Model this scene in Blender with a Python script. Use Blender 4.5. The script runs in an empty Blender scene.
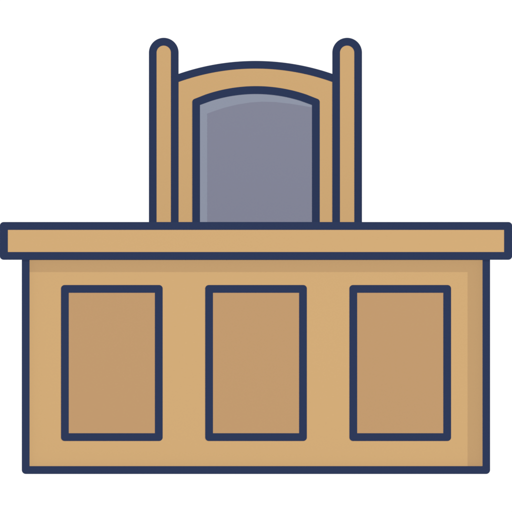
import bpy, bmesh, math
from mathutils import Vector
S = 0.0035                      # metres per photograph pixel
GY = 474.0                      # photograph row of the floor
def X(px): return (px - 256.0) * S
def Z(py): return (GY - py) * S
sc = bpy.context.scene
C = sc.collection

def lin(c):
    return tuple((v / 255 / 12.92) if v / 255 <= .04045 else ((v / 255 + .055) / 1.055) ** 2.4 for v in c)

GAIN = 8.0                      # illumination on the fronts, in units of a white surface
def material(name, rgb, scale=(1, 1, 1), amount=0.003, rough=0.85):
    """matt paint / fabric with a barely visible procedural variation"""
    m = bpy.data.materials.new(name); m.use_nodes = True
    nt = m.node_tree; b = nt.nodes['Principled BSDF']
    b.inputs['Roughness'].default_value = rough
    b.inputs['Specular IOR Level'].default_value = 0.0
    base = [v / GAIN for v in lin(rgb)]
    tc = nt.nodes.new('ShaderNodeTexCoord'); mp = nt.nodes.new('ShaderNodeMapping')
    mp.inputs['Scale'].default_value = scale
    nz = nt.nodes.new('ShaderNodeTexNoise'); nz.inputs['Scale'].default_value = 9; nz.inputs['Detail'].default_value = 4
    mx = nt.nodes.new('ShaderNodeMix'); mx.data_type = 'RGBA'
    mx.inputs[6].default_value = [v * (1 - amount) for v in base] + [1]
    mx.inputs[7].default_value = [v * (1 + amount) for v in base] + [1]
    nt.links.new(tc.outputs['Object'], mp.inputs['Vector']); nt.links.new(mp.outputs[0], nz.inputs['Vector'])
    nt.links.new(nz.outputs['Fac'], mx.inputs[0]); nt.links.new(mx.outputs[2], b.inputs['Base Color'])
    return m
WOOD = material('tan_wood', (209.5, 169, 121), (1, 4, 12), .003)
DARKWOOD = material('brown_wood', (193, 152, 112), (12, 4, 1))
NAVY = material('navy_trim', (46, 57, 90))
PAD = material('slate_fabric', (134, 135, 157), (20, 20, 20))
PAD_HIGHLIGHT = material('slate_fabric_highlight', (146, 151, 172), (20, 20, 20))  # cushion fabric again, with the highlight painted into its colour

# ---------------------------------------------------------------- shapes
def rounded(pts, radii, n=8):
    """polygon (x, py) with circular-looking corners; the same vertex count whatever the radii"""
    out = []
    N = len(pts)
    for i, p in enumerate(pts):
        r = radii[i]
        if r is None: out.append(p); continue
        p = Vector(p); a = (Vector(pts[i - 1]) - p).normalized(); b = (Vector(pts[(i + 1) % N]) - p).normalized()
        ang = a.angle(b); t = r / math.tan(ang / 2); c = p + (a + b).normalized() * (r / math.sin(ang / 2))
        s = p + a * t - c; e = p + b * t - c
        for k in range(n + 1):
            u = k / n; sw = math.pi - ang
            v = (s * math.sin((1 - u) * sw) + e * math.sin(u * sw)) / math.sin(sw)
            out.append(tuple(c + v))
    return out
def rect(x0, y0, x1, y1, r=.15):
    rr = r if isinstance(r, (list, tuple)) else [r] * 4
    return rounded([(x0, y0), (x1, y0), (x1, y1), (x0, y1)], rr)
def capsule(x0, x1, ytop, ybot, n=40):
    r = (x1 - x0) / 2; cx = (x0 + x1) / 2; cy = ytop + r
    return [(cx - r * math.cos(math.pi * k / n), cy - r * math.sin(math.pi * k / n)) for k in range(n + 1)] + [(x1, ybot), (x0, ybot)]
def arc_pts(cx, cy, R, x0, x1, n=48):
    return [(x0 + (x1 - x0) * k / n, cy - math.sqrt(R * R - (x0 + (x1 - x0) * k / n - cx) ** 2)) for k in range(n + 1)]
def arch(cx, cy, R, x0, x1, ybot, r=.15):
    p = arc_pts(cx, cy, R, x0, x1) + [(x1, ybot), (x0, ybot)]
    rad = [None] * len(p)
    for i in (0, 48, 49, 50): rad[i] = r
    # move the rounded shoulders clear of their close arc neighbours
    p = [p[0]] + p[5:44] + p[48:]; rad = [r] + [None] * 39 + [r, r, r]
    return rounded(p, rad)
def prism(bm, prof, y0, y1):
    a = [bm.verts.new((X(x), y0, Z(y))) for x, y in prof]; b = [bm.verts.new((X(x), y1, Z(y))) for x, y in prof]
    n = len(prof); bm.faces.new(a); bm.faces.new(b[::-1])
    for i in range(n): bm.faces.new((a[i], b[i], b[(i + 1) % n], a[(i + 1) % n]))
def ring(bm, outer, inner, y0, y1):
    n = len(outer); assert n == len(inner)
    L = [[bm.verts.new((X(x), y, Z(v))) for x, v in pr] for pr, y in ((outer, y0), (inner, y0), (outer, y1), (inner, y1))]
    for i in range(n):
        j = (i + 1) % n
        bm.faces.new((L[0][i], L[0][j], L[1][j], L[1][i])); bm.faces.new((L[2][i], L[3][i], L[3][j], L[2][j]))
        bm.faces.new((L[0][i], L[2][i], L[2][j], L[0][j])); bm.faces.new((L[1][i], L[1][j], L[3][j], L[3][i]))
def box(bm, px0, py0, px1, py1, y0, y1):
    prism(bm, [(px0, py0), (px1, py0), (px1, py1), (px0, py1)], y0, y1)
def obj(name, bm, mat, parent, bevel=0):
    bmesh.ops.recalc_face_normals(bm, faces=bm.faces)
    me = bpy.data.meshes.new(name); 
    if parent is not None:
        off = -parent.matrix_world.translation if parent.type == 'EMPTY' else -Vector(parent['o'])
        bmesh.ops.translate(bm, verts=bm.verts, vec=off)
    bm.to_mesh(me); bm.free(); me.materials.append(mat)
    o = bpy.data.objects.new(name, me); C.objects.link(o)
    if parent is not None:
        o.parent = parent
        o['o'] = list(-off)
    if bevel:
        b = o.modifiers.new('bevel', 'BEVEL'); b.width = bevel; b.segments = 2; b.limit_method = 'ANGLE'
    return o
def thing(name, loc, label, cat):
    o = bpy.data.objects.new(name, None); C.objects.link(o); o.location = loc
    o['label'] = label; o['category'] = cat; bpy.context.view_layer.update(); return o
B = bmesh.new
OUT = 7.8                       # width of the navy trim in photograph pixels
TW = OUT * S
P = 0.0005                      # how far trim stands proud of the wood
I = 0.25                        # the wood ends this many pixels inside the trim's outer edge

# ---------------------------------------------------------------- the desk (front board's face on y = 0)
desk = thing('judge_desk', (X(256), 0.30, 0), 'wide tan wooden judge bench with overhanging top, three brown front panels and navy edging', 'desk')
TF = -7 * S                    # the top overhangs the front board
TB = 0.62
bm = B(); prism(bm, rect(0, 222 + I, 512, 259.8 - I, 3.8), TF + P, TB - P); top = obj('tabletop', bm, WOOD, desk)
bm = B()
for a, b in ((TF, TF + TW), (TB - TW, TB)): ring(bm, rect(-.3, 222, 512.3, 259.8, 4), rect(7.9, 229.9, 504.1, 252), a, b)
obj('edge_trim', bm, NAVY, top)
# front board
bm = B(); box(bm, 24, 259, 488, 473.4, 0, .03); front = obj('front_board', bm, WOOD, desk)
# corner posts and plinth: one navy surround standing forward of the board
bl = rounded([(21.8, 257), (21.8, 474), (490.1, 474), (490.1, 257)], [None, 4, 4, None])
U = bl + [(482.5, 257), (482.5, 466.1), (29.6, 466.1), (29.6, 257)]
bm = B(); prism(bm, U, -6 * S, -0.0003); obj('edge_trim', bm, NAVY, front)
# inset panels
for x0 in (61.0, 205.2, 349.4):
    x1 = x0 + 101.7
    bm = B(); box(bm, x0 + 2, 287, x1 - 2, 439, -.0003, .012); pn = obj('front_panel', bm, DARKWOOD, desk)
    bm = B(); ring(bm, rect(x0, 285, x1, 441, 3.6), rect(x0 + OUT, 285 + OUT, x1 - OUT, 441 - OUT), -.0008, .012)
    obj('panel_frame', bm, NAVY, pn)
# sides with trim on their rear edges
for a, b in ((24, 32), (480, 488)):
    bm = B(); box(bm, a, 259, b, 473.4, .0302, .58); sd = obj('side_panel', bm, WOOD, desk)
    bm = B(); box(bm, 26 if a < 99 else 478.2, 259.2, 33.8 if a < 99 else 486, 474, .5802, .5802 + TW); obj('edge_trim', bm, NAVY, sd)

# ---------------------------------------------------------------- the chair, behind the desk and facing us
CF = 1.10                       # front face of the backrest
chair = thing('high_back_chair', (X(255.5), CF - .2, 0), 'tall wooden chair with round topped posts and grey arched cushion behind the bench', 'chair')
PD = .055
for x0 in (148.9, 332.3):
    x1 = x0 + 29.7
    bm = B(); prism(bm, capsule(x0 + I, x1 - I, 37.8 + I, 473.8), CF + P, CF + PD - P); ps = obj('post', bm, WOOD, chair)
    bm = B()
    for a, b in ((CF, CF + .016), (CF + PD - .016, CF + PD)):
        ring(bm, capsule(x0, x1, 37.8, 474), capsule(x0 + OUT - .1, x1 - OUT + .1, 45.6, 466), a, b)
    obj('edge_trim', bm, NAVY, ps)
# backrest frame: arched board between the posts with a navy top edge
FR = CF + .0005
xa, xb = 175.0, 336.0
bm = B(); prism(bm, arc_pts(255.5, 296.0, 234.5, xa, xb) + [(xb, 345), (xa, 345)], FR + P, FR + .045); fr = obj('backrest_frame', bm, WOOD, chair)
bm = B()
top_o = arc_pts(255.5, 295.9, 235, xa, xb); top_i = arc_pts(255.5, 295.9, 227.3, xa, xb)
prism(bm, top_o + top_i[::-1], FR, FR + .016); prism(bm, top_o + top_i[::-1], FR + .029, FR + .0455)
obj('edge_trim', bm, NAVY, fr)
# upholstery
pad_out = arch(256, 242.1, 156, 192.3, 319.8, 330, 3.4)
pad_in = arch(256, 242.1, 148.1, 200.0, 312.0, 322)
bm = B(); prism(bm, arch(256, 242.1, 152, 196, 316, 326, 2), FR + .0002, FR + .03); pad = obj('back_cushion', bm, PAD_HIGHLIGHT, chair)  # paler tone shows at left and top as a painted highlight
bm = B(); ring(bm, pad_out, pad_in, FR - .0006, FR + .031); obj('cushion_edging', bm, NAVY, pad)
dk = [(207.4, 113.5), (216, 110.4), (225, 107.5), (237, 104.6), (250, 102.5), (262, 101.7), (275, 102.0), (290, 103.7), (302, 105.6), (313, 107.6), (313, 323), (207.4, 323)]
bm = B(); prism(bm, dk, FR - .0002, FR + .01); obj('cushion_main_face', bm, PAD, pad)  # cushion's main tone; leaves the painted highlight band uncovered
# seat, apron, front legs and armrests (hidden by the desk from the front)
SF = CF - .42
bm = B(); box(bm, 152, 345.5, 359, 352, SF, CF - .001); st = obj('seat', bm, WOOD, chair, .003)
bm = B(); box(bm, 158, 331, 353, 345.3, SF + .02, CF - .004); obj('seat_cushion', bm, PAD, st, .015)
for a in (152, 347): 
    bm = B(); box(bm, a, 352.2, a + 12, 474, SF + .01, SF + .052); obj('leg', bm, WOOD, chair, .003)

# ---------------------------------------------------------------- floor, studio light, camera
fm = bpy.data.materials.new('white_floor'); fm.use_nodes = True
fb = fm.node_tree.nodes['Principled BSDF']; fb.inputs['Roughness'].default_value = .9; fb.inputs['Specular IOR Level'].default_value = 0
nz = fm.node_tree.nodes.new('ShaderNodeTexNoise'); rp = fm.node_tree.nodes.new('ShaderNodeValToRGB')
rp.color_ramp.elements[0].color = (.41, .41, .41, 1); rp.color_ramp.elements[1].color = (.43, .43, .43, 1)
fm.node_tree.links.new(nz.outputs['Fac'], rp.inputs[0]); fm.node_tree.links.new(rp.outputs[0], fb.inputs['Base Color'])
me = bpy.data.meshes.new('floor'); me.from_pydata([(-30, -30, -.001), (30, -30, -.001), (30, 30, -.001), (-30, 30, -.001)], [], [(0, 1, 2, 3)])
me.materials.append(fm); fl = bpy.data.objects.new('floor', me); C.objects.link(fl); fl['kind'] = 'structure'

w = bpy.data.worlds.new('World'); sc.world = w; w.use_nodes = True
bg = w.node_tree.nodes['Background']; bg.inputs[0].default_value = (1, 1, 1, 1); bg.inputs[1].default_value = 1.05

def lamp(name, loc, target, size, watts, col=(1, 1, 1)):
    l = bpy.data.lights.new(name, 'AREA'); l.size = size; l.energy = watts; l.color = col
    o = bpy.data.objects.new(name, l); C.objects.link(o); o.location = loc
    o.rotation_euler = (Vector(target) - Vector(loc)).to_track_quat('-Z', 'Y').to_euler()
mid = Vector((0, 0, Z(256)))
D = 60.0
KEY, SIDE = 5.68, 1.25          # shares of GAIN
lamp('added_front_key', mid + Vector((0, -D, 2.0)), mid, .3, KEY * math.pi ** 2 * D * D)  # added frontal lamp, keeps the fronts even against occlusion
d = Vector((15.2 / 6, -1, 12.3 / 7)).normalized()
lamp('side_spot', mid + d * D, mid, .1, SIDE / -d.y * math.pi ** 2 * D * D, (1, 1.1, .86))

cd = bpy.data.cameras.new('camera'); cd.type = 'ORTHO'; cd.ortho_scale = 512 * S; cd.clip_end = 200
cam = bpy.data.objects.new('camera', cd); C.objects.link(cam); cam.location = (0, -6, Z(256)); cam.rotation_euler = (math.pi / 2, 0, 0)
sc.camera = cam
sc.view_settings.view_transform = 'Standard'; sc.view_settings.look = 'None'; sc.view_settings.exposure = 0; sc.view_settings.gamma = 1
for o in sc.objects:
    if 'o' in o: del o['o']
